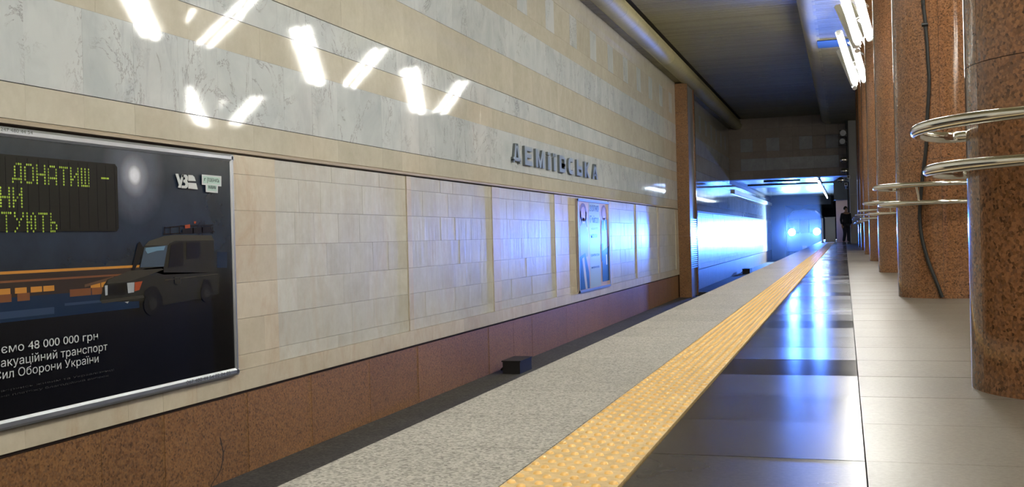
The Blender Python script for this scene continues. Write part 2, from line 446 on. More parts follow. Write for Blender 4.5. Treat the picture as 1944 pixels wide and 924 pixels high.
# low ceiling beyond the bulkhead
b = MB(); b.box(-5.7, 12.2, BY+1.0, 104, 3.46, 3.7)
lc = tag(b.build('ceiling', 'dark_wall'), kind='structure')
b = MB(); y = BY+1
while y < 88:
    b.box(WX, 6, y+.01, y+1.19, 3.42+R.uniform(-.006, .006), 3.45); y += 1.2
o = b.build('ceiling_panels', 'tunnel_metal', lc); o['kind'] = 'stuff'
b = MB(); b.box(-5.3, 3, 62.2, 65.0, 3.335, 3.41); tag(b.build('trim_3', 'dark_wall'), kind='structure'); b = MB(); b.box(-4.1, -2.2, 58.0, 58.5, 3.335, 3.41); tag(b.build('trim_4', 'dark_wall'), kind='structure')
b = MB(); b.box(WX, WX+.12, 57, 87, 2.75, 2.98); tag(b.build('trim_1', 'white_metal'), kind='structure')
# tunnel mouth
b = MB(); b.box(-5.65, -4.55, 87.2, 103, -1.58, 3.4); b.box(-4.55, -1.0, 87.2, 103, 2.75, 3.4); b.box(-6, 0, 103, 103.5, -1.6, 3.4)
tag(b.build('wall_tunnel', 'dark_wall'), kind='structure')

# ------------------------------------------------------------------ platform floor
b = MB(); b.box(-1.45, 12.2, -10, 62, -.30, -.03); b.box(-1.40, 12.2, -10, 62, -1.585, -.30); b.box(-1.45, -.45, 62, 88, -1.585, -.03)
floor = tag(b.build('floor', 'dark_joint'), kind='structure')
def floor_piece(name, mat, x0, x1, y0, y1, top=0., tilt=.002, th=.03):
    return piece(name, mat, x0+.002, x1-.002, y0+.002, y1-.002, top-th, top, floor, (R.uniform(-tilt, tilt), R.uniform(-tilt, tilt)*.4, 0))
def floor_stuff(name, mat, x0, x1, y0, y1, L, tilt=.0012, W=None):
    b = MB(); ny = int(round((y1-y0)/L)); nx = 1 if W is None else max(1, int(round((x1-x0)/W)))
    for j in range(nx):
        for i in range(ny):
            a, c = y0+(y1-y0)*i/ny+.002, y0+(y1-y0)*(i+1)/ny-.002; p, q = x0+(x1-x0)*j/nx+.002, x0+(x1-x0)*(j+1)/nx-.002
            t = R.uniform(-tilt, tilt)*L/2; u = R.uniform(-tilt, tilt)*.2
            b.add([(p, a, -.03), (q, a, -.03), (q, c, -.03), (p, c, -.03), (p, a, -t-u), (q, a, -t+u), (q, c, t+u), (p, c, t-u)],
                  [(0, 3, 2, 1), (4, 5, 6, 7), (0, 1, 5, 4), (2, 3, 7, 6), (1, 2, 6, 5), (3, 0, 4, 7)])
    o = b.build(name, mat, floor); o['kind'] = 'stuff'; return o
TL = .603; Y0 = 3.118-TL*2
NI = 17
for i in range(NI):
    a = Y0+i*TL
    floor_piece('dark_tile', 'dark_floor', -.568, .04, a, a+TL, tilt=.0022)
    floor_piece('light_tile', 'light_floor', .04, 1.24, a, a+TL, tilt=.0012)
    floor_piece('edge_slab', 'rough_floor', -1.475, -.884, a, a+TL, tilt=.0004)
yE = Y0+NI*TL
floor_stuff('dark_tiles', 'dark_floor', -.568, .04, yE, 62, TL); floor_stuff('light_tiles', 'light_floor', .04, 1.24, yE, 62, TL)
floor_stuff('light_tiles', 'light_floor', 1.24, 12.0, -9.5, 62, 1.2, W=1.2)
floor_stuff('dark_tiles', 'dark_floor', -.568, .04, -9.5, Y0, TL); floor_stuff('light_tiles', 'light_floor', .04, 1.24, -9.5, Y0, TL)
floor_stuff('edge_slabs', 'rough_floor', -1.475, -.884, yE, 88, TL); floor_stuff('edge_slabs', 'rough_floor', -1.475, -.884, -9.5, Y0, TL)
TT = .3065; TY0 = 3.024-TT*8
def dome_tile(nseg=8, domes=True):
    b = MB(); s = TT/2-.0008; b.box(-s+.0015, s-.0015, -s, s, -.03, .004)
    if domes:
        for r in range(8):
            for c in range(4):
                x = -TT/2+(c+.5)*TT/4+(.25 if r % 2 else -.25)*TT/4; y = -TT/2+(r+.5)*TT/8
                vs = []
                for rad, z in ((.0135, .004), (.0112, .0085), (.0062, .0112)):
                    vs += [(x+rad*math.cos(2*PI*k/nseg), y+rad*math.sin(2*PI*k/nseg), z) for k in range(nseg)]
                fs = [(l*nseg+k, l*nseg+(k+1) % nseg, (l+1)*nseg+(k+1) % nseg, (l+1)*nseg+k) for l in range(2) for k in range(nseg)]+[tuple(2*nseg+k for k in range(nseg))]
                b.mi = 1; b.add(vs, fs, True); b.mi = 0
    return b
tm = dome_tile().mesh('tactile_tile', ['tactile_yellow', 'tactile_dome'])
TX = -.726
for i in range(40):
    link('tactile_tile', tm, floor, (TX, TY0+(i+.5)*TT, 0), (R.uniform(-.001, .001), 0, 0))
tb = dome_tile(5); big = MB(); nt_ = 0
i = 40
while TY0+i*TT < 60:
    big.add([(x+TX, y+TY0+(i+.5)*TT, z) for x, y, z in tb.v], tb.f, True); i += 1
big.m = tb.m*(len(big.f)//len(tb.f)); big.sm = tb.sm*(len(big.f)//len(tb.f))
o = big.build('tactile_tiles', ['tactile_yellow', 'tactile_dome'], floor); o['kind'] = 'stuff'
floor_stuff('tactile_tiles', 'tactile_yellow', TX-TT/2, TX+TT/2, -9.4, TY0, TT)
floor_stuff('tactile_tiles', 'tactile_yellow', TX-TT/2, TX+TT/2, TY0+i*TT, 88, TT)

# track bed
b = MB(); b.box(-6.1, -1.35, -10, 104, -1.75, -1.585)
bed = tag(b.build('track_bed', 'track_concrete'), kind='structure')
for nm, x in (('running_rail', -2.11), ('running_rail', -3.63)):
    b = MB(); b.extrude([(x-.07, -1.58), (x+.07, -1.58), (x+.07, -1.565), (x+.01, -1.55), (x+.01, -1.46), (x+.036, -1.45), (x+.036, -1.42), (x-.036, -1.42), (x-.036, -1.45), (x-.01, -1.46), (x-.01, -1.55), (x-.07, -1.565)], -9.5, 103)
    o = b.build(nm, 'steel'); tag(o, 'steel running rail nearest the platform edge' if x > -3 else 'steel running rail nearest the tiled wall', 'rail', kind=None)
def clutter(n, x, y, s, lab):
    o = empty('junction_box', (x, y, -1.585)); tag(o, lab, 'box')
    b = MB(); b.box(-s[0], s[0], -s[1], s[1], 0.004, s[2]); b.build('housing', 'black_plastic', o)
    b = MB(); b.box(-s[0]-.015, s[0]+.015, -s[1]-.015, s[1]+.015, s[2], s[2]+.02); b.build('lid', 'black_plastic', o)
    b = MB(); b.tube([(-s[0], 0, s[2]*.4), (-s[0]-.1, 0, s[2]*.3), (-s[0]-.14, 0, .02)], .02, 8); b.build('conduit', 'rubber', o)
clutter(1, -5.32, 16.95, (.15, .34, .2), 'black box on the track bed in front of the brown granite base, nearest one')
clutter(2, -4.82, 37.9, (.18, .3, .16), 'small dark box on the track bed at the foot of the pilaster')
clutter(3, -5.2, 59.5, (.2, .8, .26), 'dark box on the track bed far off below the blue-lit wall')

# ------------------------------------------------------------------ other walls of the hall
b = MB(); b.box(12.0, 12.4, -10, 56.6, -.03, 6.6); wr = tag(b.build('wall_right', 'beige_tile'), kind='structure')
b = MB(); b.box(-6.1, 12.4, -10.4, -10, -1.7, 6.8); tag(b.build('wall_front', 'beige_tile'), kind='structure')
b = MB(); b.box(-.45, 12.2, 62.0, 62.4, -.03, 2.35); tag(b.build('wall_end', 'pink_stone'), kind='structure')
b = MB(); b.box(-.55, 12.2, 61.9, 62.6, 2.36, 3.4); tag(b.build('trim_2', 'dark_wall'), kind='structure')

# ------------------------------------------------------------------ columns with rails
CX, CR = .935, .455
NSEG, ROWH = 6, 1.292
def curved_panel(h, a0, a1, r0, r1, n=10):
    b = MB(); vs = []
    for z in (0, h):
        for r in (r0, r1):
            for k in range(n+1):
                t = a0+(a1-a0)*k/n; vs.append((r*math.cos(t), r*math.sin(t), z))
    N = n+1; idx = lambda iz, ir, k: (iz*2+ir)*N+k
    out = [(idx(0, 1, k), idx(0, 1, k+1), idx(1, 1, k+1), idx(1, 1, k)) for k in range(n)]
    b.add(vs, out, True); o = len(b.v); b.v += [tuple(v) for v in vs]
    oth = [(idx(1, 0, k), idx(1, 1, k), idx(1, 1, k+1), idx(1, 0, k+1)) for k in range(n)]+[(idx(0, 0, k+1), idx(0, 1, k+1), idx(0, 1, k), idx(0, 0, k)) for k in range(n)]
    oth += [(idx(0, 0, 0), idx(0, 1, 0), idx(1, 1, 0), idx(1, 0, 0)), (idx(0, 0, n), idx(1, 0, n), idx(1, 1, n), idx(0, 1, n))]
    b.f += [[i+o for i in f] for f in oth]; b.m += [0]*len(oth); b.sm += [False]*len(oth)
    return b
g = .0013/CR
pan_full = curved_panel(ROWH-.003, g, 2*PI/NSEG-g, CR-.04, CR).mesh('granite_panel', 'red_granite')
TOP = 6.02
pan_top = curved_panel(TOP-4*ROWH-.003, g, 2*PI/NSEG-g, CR-.04, CR).mesh('granite_panel', 'red_granite')
bb = MB(); bb.cyl((0, 0, 0), CR-.012, TOP, 40); core_me = bb.mesh('core', 'grout')
def ring_pts(r, z, a0, a1, n, rin):
    pts = [(rin*math.cos(math.radians(a0)), rin*math.sin(math.radians(a0)), z)]
    e = math.radians(6)
    A0, A1 = math.radians(a0), math.radians(a1)
    pts.append(((r-.06)*math.cos(A0), (r-.06)*math.sin(A0), z)); pts.append(((r-.018)*math.cos(A0+e*.3), (r-.018)*math.sin(A0+e*.3), z))
    for k in range(n+1):
        t = A0+e+(A1-A0-2*e)*k/n; pts.append((r*math.cos(t), r*math.sin(t), z))
    pts.append(((r-.018)*math.cos(A1-e*.3), (r-.018)*math.sin(A1-e*.3), z)); pts.append(((r-.06)*math.cos(A1), (r-.06)*math.sin(A1), z))
    pts.append((rin*math.cos(A1), rin*math.sin(A1), z))
    return pts
bb = MB(); bb.tube(ring_pts(.645, 1.05, 138, 402, 60, CR-.01), .0245, 12); up_me = bb.mesh('upper_rail', 'chrome')
bb = MB(); bb.tube(ring_pts(.60, .885, 138, 402, 60, CR-.01), .0235, 12); low_me = bb.mesh('lower_rail', 'chrome')
def post_me(a):
    a = math.radians(a); b = MB(); c, s = math.cos(a), math.sin(a)
    b.tube([(.60*c, .60*s, .885), (.61*c, .61*s, .95), (.645*c, .645*s, 1.03)], .011, 8)
    b.tube([(.60*c, .60*s, .885), (.53*c, .53*s, .885), ((CR-.01)*c, (CR-.01)*s, .885)], .012, 8)
    return b.mesh('bracket', 'chrome')
posts = [post_me(a) for a in (242, 330)]
CY = [4.65+6.2*i for i in range(-2, 7)]
col_labels = {4.65: 'polished red-brown granite column nearest the viewer at the right edge of the picture',
              10.85: 'granite column with a black cable hanging down its front, second from the right edge'}
order = ['third', 'fourth', 'fifth', 'sixth', 'seventh']
def column(x, y, lab, group, rot=0, rails=True):
    t = empty('column', (x, y, 0)); tag(t, lab, 'column', group)
    link('core', core_me, t)
    for r in range(5):
        for k in range(NSEG):
            link('granite_panel', pan_full if r < 4 else pan_top, t, (0, 0, r*ROWH), (0, 0, 2*PI/NSEG*k+rot+(0 if r % 2 else 0)))
    if rails:
        u = link('upper_rail', up_me, t); l = link('lower_rail', low_me, t)
        for p in posts: link('bracket', p, u)
    return t
for y in CY:
    if y < 4: lab = 'granite column of the platform row standing %s behind the viewer' % ('just' if y > -2 else 'farther')
    elif round(y, 2) in col_labels: lab = col_labels[round(y, 2)]
    else: lab = 'red-brown granite column, %s from the right in the receding row' % order[int(round((y-17.05)/6.2))]
    column(CX, y, lab, 'granite columns along the platform', .35)
for y in CY[:8]:
    column(8.2, y, 'granite column of the far side row across the hall', 'granite columns across the hall', .2, False)

# ------------------------------------------------------------------ lamp clusters on the columns
def tube_lamp_mesh(p, q):
    p, q = Vector(p), Vector(q); d = (q-p).normalized()
    b = MB(); b.tube([p, q], .034, 8, cap=True); return b
def lamp_cluster(x, y, lab, group, lit=True):
    t = empty('column_lamp', (x, y, 0)); tag(t, lab, 'lamp', group)
    # four slanting arms in a V seen from the track, two tubes on each
    for sy in (-1, 1):
        for sx in (-1, 1):
            if sx == 1 and sy == -1: continue
            for k in range(2):
                bx = sx*(.60-.22*k); by = sy*(1.0 if sy < 0 else (.62 if sx < 0 else .9))
                tx = sx*(.96-.27*k); ty = by+sy*(1.40 if sy < 0 else 1.15)
                z0, z1 = 4.40+.08*k+(.12 if sy > 0 else 0)+(.18 if sx > 0 else 0), 5.45+(.20 if sy > 0 else 0)
                P, Q = Vector((bx, by, z0)), Vector((tx, ty, z1)); d = (Q-P).normalized()
                b = MB(); b.tube([P, Q], .055, 10); tb_ = b.build('fluorescent_tube', 'tube_glass' if lit else 'white_metal', t)
                n = Vector((0, -sy*.0, 0)); upv = Vector((0, -sy, .9)).normalized(); upv = (upv-d*upv.dot(d)).normalized()*1.0
                o_ = upv*(.06)
                b = MB(); sd = d.cross(upv).normalized()
                A, B = P-d*.03+o_, Q+d*.03+o_
                vs = []
                for e in (A, B):
                    for (u, v) in ((-.085, 0), (.085, 0), (.05, .05), (-.05, .05)): vs.append(e+sd*u+upv*v)
                b.add(vs, [(0, 1, 2, 3)[::-1], (4, 5, 6, 7), (0, 1, 5, 4), (1, 2, 6, 5), (2, 3, 7, 6), (3, 0, 4, 7)])
                for e in (P-d*.03, Q+d*.03): b.tube([e-d*.02, e+d*.02], .062, 8)
                b.build('tube_holder', 'white_metal', t)
            b = MB()
            by = sy*(1.0 if sy < 0 else .7)
            b.tube([(sx*.36, sy*.22, 4.75), (sx*.58, by+sy*.35, 4.78)], .02, 8); b.tube([(sx*.36, sy*.22, 5.25), (sx*.75, by+sy*.95, 5.3)], .02, 8)
            b.build('arm', 'white_metal', t)
lampn = {23.25: 'lit cluster of slanting fluorescent tubes at the top edge beside the brown columns', 29.45: 'slanting fluorescent lamp cluster ending lowest, behind the brighter one at the top'}
for y in CY[:7]:
    lab = lampn.get(round(y, 2), 'cluster of slanting fluorescent tubes above the frame on the %s' % {-7.75: 'column far behind the viewer', -1.55: 'column just behind the viewer', 4.65: 'column nearest the viewer', 10.85: 'column with the black cable', 17.05: 'third column from the right'}.get(round(y, 2)))
    if y > 16: pass
    lamp_cluster(CX, y, lab, 'fluorescent clusters on the platform columns')
for y in CY[0:7:2]:
    lamp_cluster(8.2, y, 'cluster of slanting fluorescent tubes on the %s column across the hall' % {-7.75: 'rearmost', 4.65: 'nearest', 17.05: 'third', 29.45: 'fifth'}.get(round(y, 2), 'other'), 'fluorescent clusters across the hall')

# cable on second column
pts = []
for p in [(1752, -40), (1752, 0), (1757, 47), (1762, 120), (1764, 160), (1760, 230), (1758, 280), (1752, 330), (1748, 370), (1746, 410), (1750, 450), (1762, 495), (1777, 533), (1789, 560)]:
    v = on_y(*p, 10.36); a = v.x-CX
    rr = CR+.02; yy = 10.85-math.sqrt(max(rr*rr-a*a, 0)) if v.z > .35 else 10.85-math.sqrt(rr*rr-a*a)
    pts.append(on_y(*p, yy))
pts = [Vector((pts[0].x, pts[0].y, 5.9))]+pts; pts[-1].z = .012
t = empty('power_cable', (pts[-1].x, pts[-1].y, 0)); tag(t, 'black cable hanging down the second granite column to the floor', 'cable')
base = Vector((pts[-1].x, pts[-1].y, 0))
sm = []
P = [pts[0]]+pts+[pts[-1]]
for i in range(1, len(P)-2):
    for k in range(5):
        u = k/5; a, b_, c, d = P[i-1], P[i], P[i+1], P[i+2]
        sm.append(.5*((2*b_)+(c-a)*u+(2*a-5*b_+4*c-d)*u*u+(3*b_-a-3*c+d)*u**3)-base)
sm.append(pts[-1]-base)
b = MB(); b.tube(sm, .016, 8); b.build('cable', 'rubber', t)
kn = pts[3]-base; b = MB(); b.tube([kn+Vector((-.035, -.01, 0)), kn+Vector((.02, -.01, 0))], .018, 8); b.build('clip', 'black_plastic', t)

# ------------------------------------------------------------------ station name letters
spec = [('Д', 970, 984.5), ('Е', 992, 1006.5), ('М', 1013, 1029.5), ('І', 1036, 1040.8), ('Ї', 1045.8, 1052.5), ('В', 1058, 1069.5), ('С', 1075, 1086.5), ('Ь', 1091, 1101.5), ('К', 1106, 1115.5), ('А', 1121, 1130.5)]
ordn = ['first', 'second', 'third', 'fourth', 'fifth', 'sixth', 'seventh', 'eighth', 'ninth', 'tenth']
def letter_shape(ch, w, h, s):
    """strokes as polygons in a w by h box, stroke width s"""
    q = []
    bar = lambda x0, y0, x1, y1: q.append([(x0, y0), (x1, y0), (x1, y1), (x0, y1)])
    if ch == 'Д':
        q.append([(0, 0), (s*.55, 0), (s*.55, h*.16), (0, h*.16)]); q.append([(w-s*.55, 0), (w, 0), (w, h*.16), (w-s*.55, h*.16)])
        bar(0, h*.10, w, h*.28); q.append([(w*.12, h*.28), (w*.12+s*.8, h*.28), (w*.5, h*.86), (w*.62, h), (w*.32, h)]); q.append([(w*.88-s*.8, h*.28), (w*.88, h*.28), (w*.68, h), (w*.38, h), (w*.5, h*.8)])
    elif ch == 'Е':
        bar(0, 0, s, h); bar(s, 0, w, s*.55); bar(s, h-s*.55, w, h); bar(s, h*.5-s*.25, w*.9, h*.5+s*.25)
    elif ch == 'М':
        bar(0, 0, s*.8, h); bar(w-s*.8, 0, w, h); q.append([(s*.8, h), (s*.8, h*.6), (w*.5-s*.25, 0), (w*.5, 0), (w*.5, h*.35)]); q.append([(w-s*.8, h), (w*.5, h*.35), (w*.5, 0), (w*.5+s*.25, 0), (w-s*.8, h*.6)])
    elif ch == 'І': bar(0, 0, w, h*.76); bar(0, h*.83, w, h)
    elif ch == 'Ї': bar(w*.2, 0, w*.8, h*.76); bar(0, h*.82, w*.42, h); bar(w*.58, h*.82, w, h)
    elif ch in 'ВЬ':
        bar(0, 0, s, h)
        def bowl(y0, y1, t):
            n = 8; r = (y1-y0)/2; cx = w-min(r, w*.4); rx = w-cx; out = []; inn = []
            for k in range(n+1):
                a = -PI/2+PI*k/n; out.append((cx+rx*math.cos(a), (y0+y1)/2+r*math.sin(a))); inn.append((cx-.0+(rx-s*.7)*math.cos(a), (y0+y1)/2+(r-t)*math.sin(a)))
            for k in range(n): q.append([out[k], out[k+1], inn[k+1], inn[k]])
            bar(s, y0, cx, y0+t); bar(s, y1-t, cx, y1)
        if ch == 'В': bowl(0, h*.54, s*.5); bowl(h*.54-s*.5, h, s*.5)
        else: bowl(0, h*.62, s*.5)
    elif ch == 'С':
        n = 20; out = []; inn = []
        for k in range(n+1):
            a = math.radians(50+260*k/n); c_, s_ = math.cos(a), math.sin(a)
            p = lambda v, e: math.copysign(abs(v)**e, v)
            out.append((w/2+w/2*p(c_, .6), h/2+h/2*p(s_, .7))); inn.append((w/2+(w/2-s*.8)*p(c_, .6), h/2+(h/2-s*.5)*p(s_, .7)))
        for k in range(n): q.append([out[k], out[k+1], inn[k+1], inn[k]])
    elif ch == 'К':
        bar(0, 0, s, h); q.append([(s, h*.42), (s, h*.62), (w-s*.9, h), (w, h), (s*1.5, h*.52)]); q.append([(s*1.1, h*.60), (s*.95, h*.40), (w-s, 0), (w, 0)])
    elif ch == 'А':
        q.append([(0, 0), (s*.85, 0), (w*.5, h*.72), (w*.66, h), (w*.34, h)]); q.append([(w-s*.85, 0), (w, 0), (w*.66, h), (w*.34, h), (w*.5, h*.72)]); bar(w*.2, h*.2, w*.8, h*.34)
    return q
for i, (ch, x0, x1) in enumerate(spec):
    a = on_x(x0, 320, WX).y; c = on_x(x1, 320, WX).y
    W_, H_ = c-a, .35; z0 = 2.015; s_ = {'І': W_, 'Ї': W_*.5}.get(ch, W_*.30)
    b = MB()
    for pg in letter_shape(ch, W_, H_, s_):
        n = len(pg); area = sum(pg[k][0]*pg[(k+1) % n][1]-pg[(k+1) % n][0]*pg[k][1] for k in range(n))
        if area < 0: pg = pg[::-1]
        b.mi = 0; b.add([(.05, y, z) for y, z in pg], [tuple(range(n))])
        b.mi = 1; b.add([(.05, y, z) for y, z in pg]+[(.0, y, z) for y, z in pg], [(k, n+k, n+(k+1) % n, (k+1) % n) for k in range(n)]+[tuple(range(n, 2*n))[::-1]])
    o = b.build('wall_letter', ['letter_metal', 'letter_side'], None, (WX+.003, a, z0))
    tag(o, 'grey metal letter %s, %s of the station name on the white marble band' % (ch, ordn[i]), 'letter', 'raised letters of the station name')

# ------------------------------------------------------------------ large billboard
def pmat(name, col, rough=.22): return plain(name, col, rough)
for n_, c_ in dict(p_led=(.38, .55, .06), p_board=(.006, .007, .006), p_grid=(.013, .014, .012), p_white=(.60, .64, .66), p_dim=(.05, .05, .05), p_mark=(.45, .62, .58), p_body=(.020, .020, .016), p_roof=(.050, .048, .036), p_hood=(.040, .037, .028),
                   p_glass=(.05, .075, .11), p_glass2=(.12, .22, .32), p_dark=(.004, .004, .004), p_lamp=(.35, .38, .42), p_orange=(.32, .06, .02), p_amber=(.50, .22, .04), p_amber2=(.18, .07, .03), p_blue=(.010, .024, .06), p_blue2=(.03, .055, .11),
                   p_brown=(.035, .024, .022), p_line=(.03, .03, .025), p_wheel=(.010, .010, .010), p_rim=(.022, .022, .020), p_trail=(.11, .06, .035)).items(): pmat(n_, c_)
bx = WX+.05
def sky_print():
    mt, nt, b = newmat('billboard_print')
    g = nd(nt, 'ShaderNodeNewGeometry'); s = nd(nt, 'ShaderNodeSeparateXYZ'); nt.links.new(g.outputs['Position'], s.inputs[0])
    t = math_(nt, 'MULTIPLY', math_(nt, 'ADD', s.outputs[2], .56), .485)
    c = ramp(nt, t, [(0., (.0035, .0035, .004)), (.40, (.006, .006, .006)), (.47, (.010, .014, .020)), (.62, (.014, .026, .052)), (.85, (.020, .030, .045)), (1., (.034, .044, .052))])
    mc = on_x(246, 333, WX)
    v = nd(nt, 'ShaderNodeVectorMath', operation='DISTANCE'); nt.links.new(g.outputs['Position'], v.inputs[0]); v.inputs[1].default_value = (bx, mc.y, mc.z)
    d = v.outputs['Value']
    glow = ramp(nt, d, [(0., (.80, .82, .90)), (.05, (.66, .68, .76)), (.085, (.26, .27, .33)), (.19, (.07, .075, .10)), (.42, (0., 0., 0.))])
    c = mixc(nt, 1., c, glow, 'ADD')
    n = noise(nt, g.outputs['Position'], 3, 5, .6)
    c = mixc(nt, 1., c, ramp(nt, n, [(.3, .75), (.7, 1.15)]), 'MULTIPLY')
    nt.links.new(c, b.inputs['Base Color']); b.inputs['Roughness'].default_value = .25
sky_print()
bb_t = empty('billboard', (0, 0, 0)); tag(bb_t, 'large dark framed billboard with glowing dot lettering and an off-road car', 'billboard')
PZ0, PZ1, PY0, PY1 = -.575, 1.52, 2.4, 8.84
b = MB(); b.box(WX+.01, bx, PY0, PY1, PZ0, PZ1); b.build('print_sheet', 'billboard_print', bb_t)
def rail(name, a, c, ax):
    b = MB(); pr_ = [(0, .0), (.035, .0), (.048, .02), (.048, .05), (.035, .07), (0, .07)]
    n = len(pr_)
    if ax == 'h': vs = [(bx-.03+x, a, z+c) for x, z in pr_]+[(bx-.03+x, PY1+.02, z+c) for x, z in pr_]
    else: vs = [(bx-.03+x, a+z*.8, PZ0) for x, z in pr_]+[(bx-.03+x, a+z*.8, PZ1) for x, z in pr_]
    b.add(vs, [(i, (i+1) % n, n+(i+1) % n, n+i) for i in range(n)]+[tuple(range(n)), tuple(range(n, 2*n))])
    return b.build(name, 'aluminium', bb_t)
fr_top = rail('frame_rail', PY0, PZ1-.06, 'h'); fr_bot = rail('frame_rail', PY0, PZ0-.01, 'h'); rail('frame_rail', PY1-.035, 0, 'v'); rail('frame_rail', PY0-.02, 0, 'v')
layer = [0]
def P(x, y): v = on_x(x, y, WX+.05); return (v.y, v.z)
def printed(name, mat, polys, lab=None, stuff=False):
    layer[0] += 1
    if stuff:
        b = MB()
        for pg in polys: b.poly_x(pg, bx+.0006*layer[0])
        o = b.build(name, mat, bb_t); o['kind'] = 'stuff'; return o
    for pg in polys:
        b = MB(); b.poly_x(pg, bx+.0006*layer[0]); o = b.build(name, mat, bb_t)
        if lab: o['label'] = lab
    return o
def prect(x0, y0, x1, y1):
    a = P(x0, y0); c = P(x0, y1); e = P(x1, y0); return [(a[0], a[1]), (e[0], a[1]), (e[0], c[1]), (a[0], c[1])]
# passing train streaks
zt = lambda x, y: P(x, y)
def streak(x0, x1, ya, yb): return prect(x0, ya, x1, yb)
printed('printed_train', 'p_brown', [[(PY0, .50), (P(268, 460)[0], .50), (P(268, 460)[0], .33), (PY0, .33)]])
printed('printed_train', 'p_blue', [[(PY0, .33), (P(262, 500)[0], .33), (P(262, 500)[0], .16), (PY0, .16)], [P(412, 478), P(431, 478), P(431, 508), P(412, 508)]])
printed('light_streak', 'p_amber', [[(PY0, .515), (P(280, 458)[0], .515), (P(280, 458)[0], .495), (PY0, .495)]]+
        [[(y_, .395), (y_+w_*.7, .395), (y_+w_*.7, .355), (y_, .355)] for y_, w_ in [(P(x_, 480)[0], .16) for x_ in (-6, 26, 56, 80, 170, 190, 214, 240, 256)]])
printed('light_streak', 'p_amber2', [[(PY0, .45), (P(262, 470)[0], .45), (P(262, 470)[0], .435), (PY0, .435)]]+
        [[(y_, .355), (y_+w_, .355), (y_+w_, .30), (y_, .30)] for y_, w_ in [(P(x_, 480)[0], .12) for x_ in (-6, 30, 130, 150, 172, 194, 212, 225, 245)]])
printed('light_streak', 'p_blue2', [[(PY0, .235), (P(100, 500)[0], .235), (P(100, 500)[0], .185), (PY0, .185)], [(P(120, 500)[0], .255), (P(250, 500)[0], .255), (P(250, 500)[0], .235), (P(120, 500)[0], .235)]])
printed('light_streak', 'p_trail', [[P(160, 540), P(215, 524), P(215, 530), P(160, 545)]])
CZ = lambda pts: [P(180+x/4.619, 400+y/4.619) for x, y in pts]
def ell(cx, cy, rx, ry, n=20): return CZ([(cx+rx*math.cos(2*PI*k/n), cy+ry*math.sin(2*PI*k/n)) for k in range(n)])
printed('printed_car', 'p_body', [CZ([(75, 650), (110, 600), (290, 535), (330, 515), (600, 490), (600, 830), (500, 740), (430, 790), (60, 800), (40, 790)]),
        CZ([(420, 320), (470, 265), (600, 222), (1020, 215), (1040, 260), (1050, 540), (600, 560), (385, 498)]), CZ([(600, 540), (1050, 540), (1090, 560), (1085, 730), (1020, 740), (925, 770), (600, 830)])])
printed('printed_car', 'p_roof', [CZ([(435, 305), (470, 265), (600, 222), (700, 210), (1020, 215), (1040, 258), (780, 262), (700, 262), (650, 285), (640, 302)])], 'lighter roof of the printed car')
printed('printed_car', 'p_hood', [CZ([(110, 605), (300, 525), (580, 505), (600, 515), (420, 580), (280, 622), (100, 640)]), CZ([(40, 785), (420, 738), (430, 760), (60, 812)]), CZ([(610, 600), (1080, 548), (1080, 556), (610, 612)])], 'lighter bonnet and bumper of the printed car')
printed('printed_car', 'p_dark', [CZ([(665, 300), (770, 270), (772, 480), (640, 500)]), CZ([(800, 275), (920, 268), (922, 410), (800, 425)]), CZ([(112, 648), (268, 634), (262, 735), (115, 744)]), CZ([(430, 700), (480, 660), (540, 665), (590, 760), (590, 830), (430, 830)]), CZ([(925, 690), (950, 600), (1010, 605), (1030, 740), (925, 760)]),
        CZ([(318, 520), (370, 290), (390, 270), (425, 330), (385, 430), (345, 520)])])
printed('printed_wheel', 'p_wheel', [ell(500, 825, 75, 95), ell(975, 725, 50, 75)])
printed('printed_wheel', 'p_rim', [ell(505, 820, 34, 48), ell(978, 722, 24, 38)])
printed('printed_window', 'p_glass', [CZ([(428, 322), (632, 302), (600, 488), (390, 496)])])
printed('printed_window', 'p_glass2', [CZ([(436, 345), (440, 325), (612, 308), (598, 345), (540, 350), (455, 375)])])
printed('printed_headlight', 'p_lamp', [CZ([(275, 632), (340, 626), (336, 714), (283, 722)]), CZ([(78, 655), (104, 652), (104, 738), (84, 742)]), CZ([(255, 800), (290, 795), (280, 812)])])
printed('printed_headlight', 'p_orange', [CZ([(342, 626), (410, 616), (382, 694), (340, 706)])], 'orange indicator of the printed car')
rk = []
for x0, y0, x1, y1 in ((590, 200, 1040, 178), (600, 145, 740, 130), (740, 128, 1030, 120)): rk.append(CZ([(x0, y0), (x1, y1), (x1, y1+9), (x0, y0+9)]))
for x in (600, 650, 730, 850, 930, 1020): rk.append(CZ([(x, 140), (x+8, 140), (x+8, 200), (x, 200)]))
rk.append(CZ([(760, 160), (1010, 135), (1020, 180), (760, 190)]))
printed('printed_roof_rack', 'p_dark', rk)
printed('printed_roof_rack', 'p_orange', [CZ([(780, 125), (825, 118), (828, 150), (782, 155)]), CZ([(860, 92), (880, 92), (876, 112), (862, 112)])], 'reddish load on the printed roof rack')
printed('printed_emblem', 'p_line', [CZ([(690, 582), (746, 575), (748, 640), (714, 650), (694, 640)])])
printed('printed_emblem', 'p_body', [CZ([(698, 590), (738, 584), (740, 634), (714, 642), (700, 634)])])
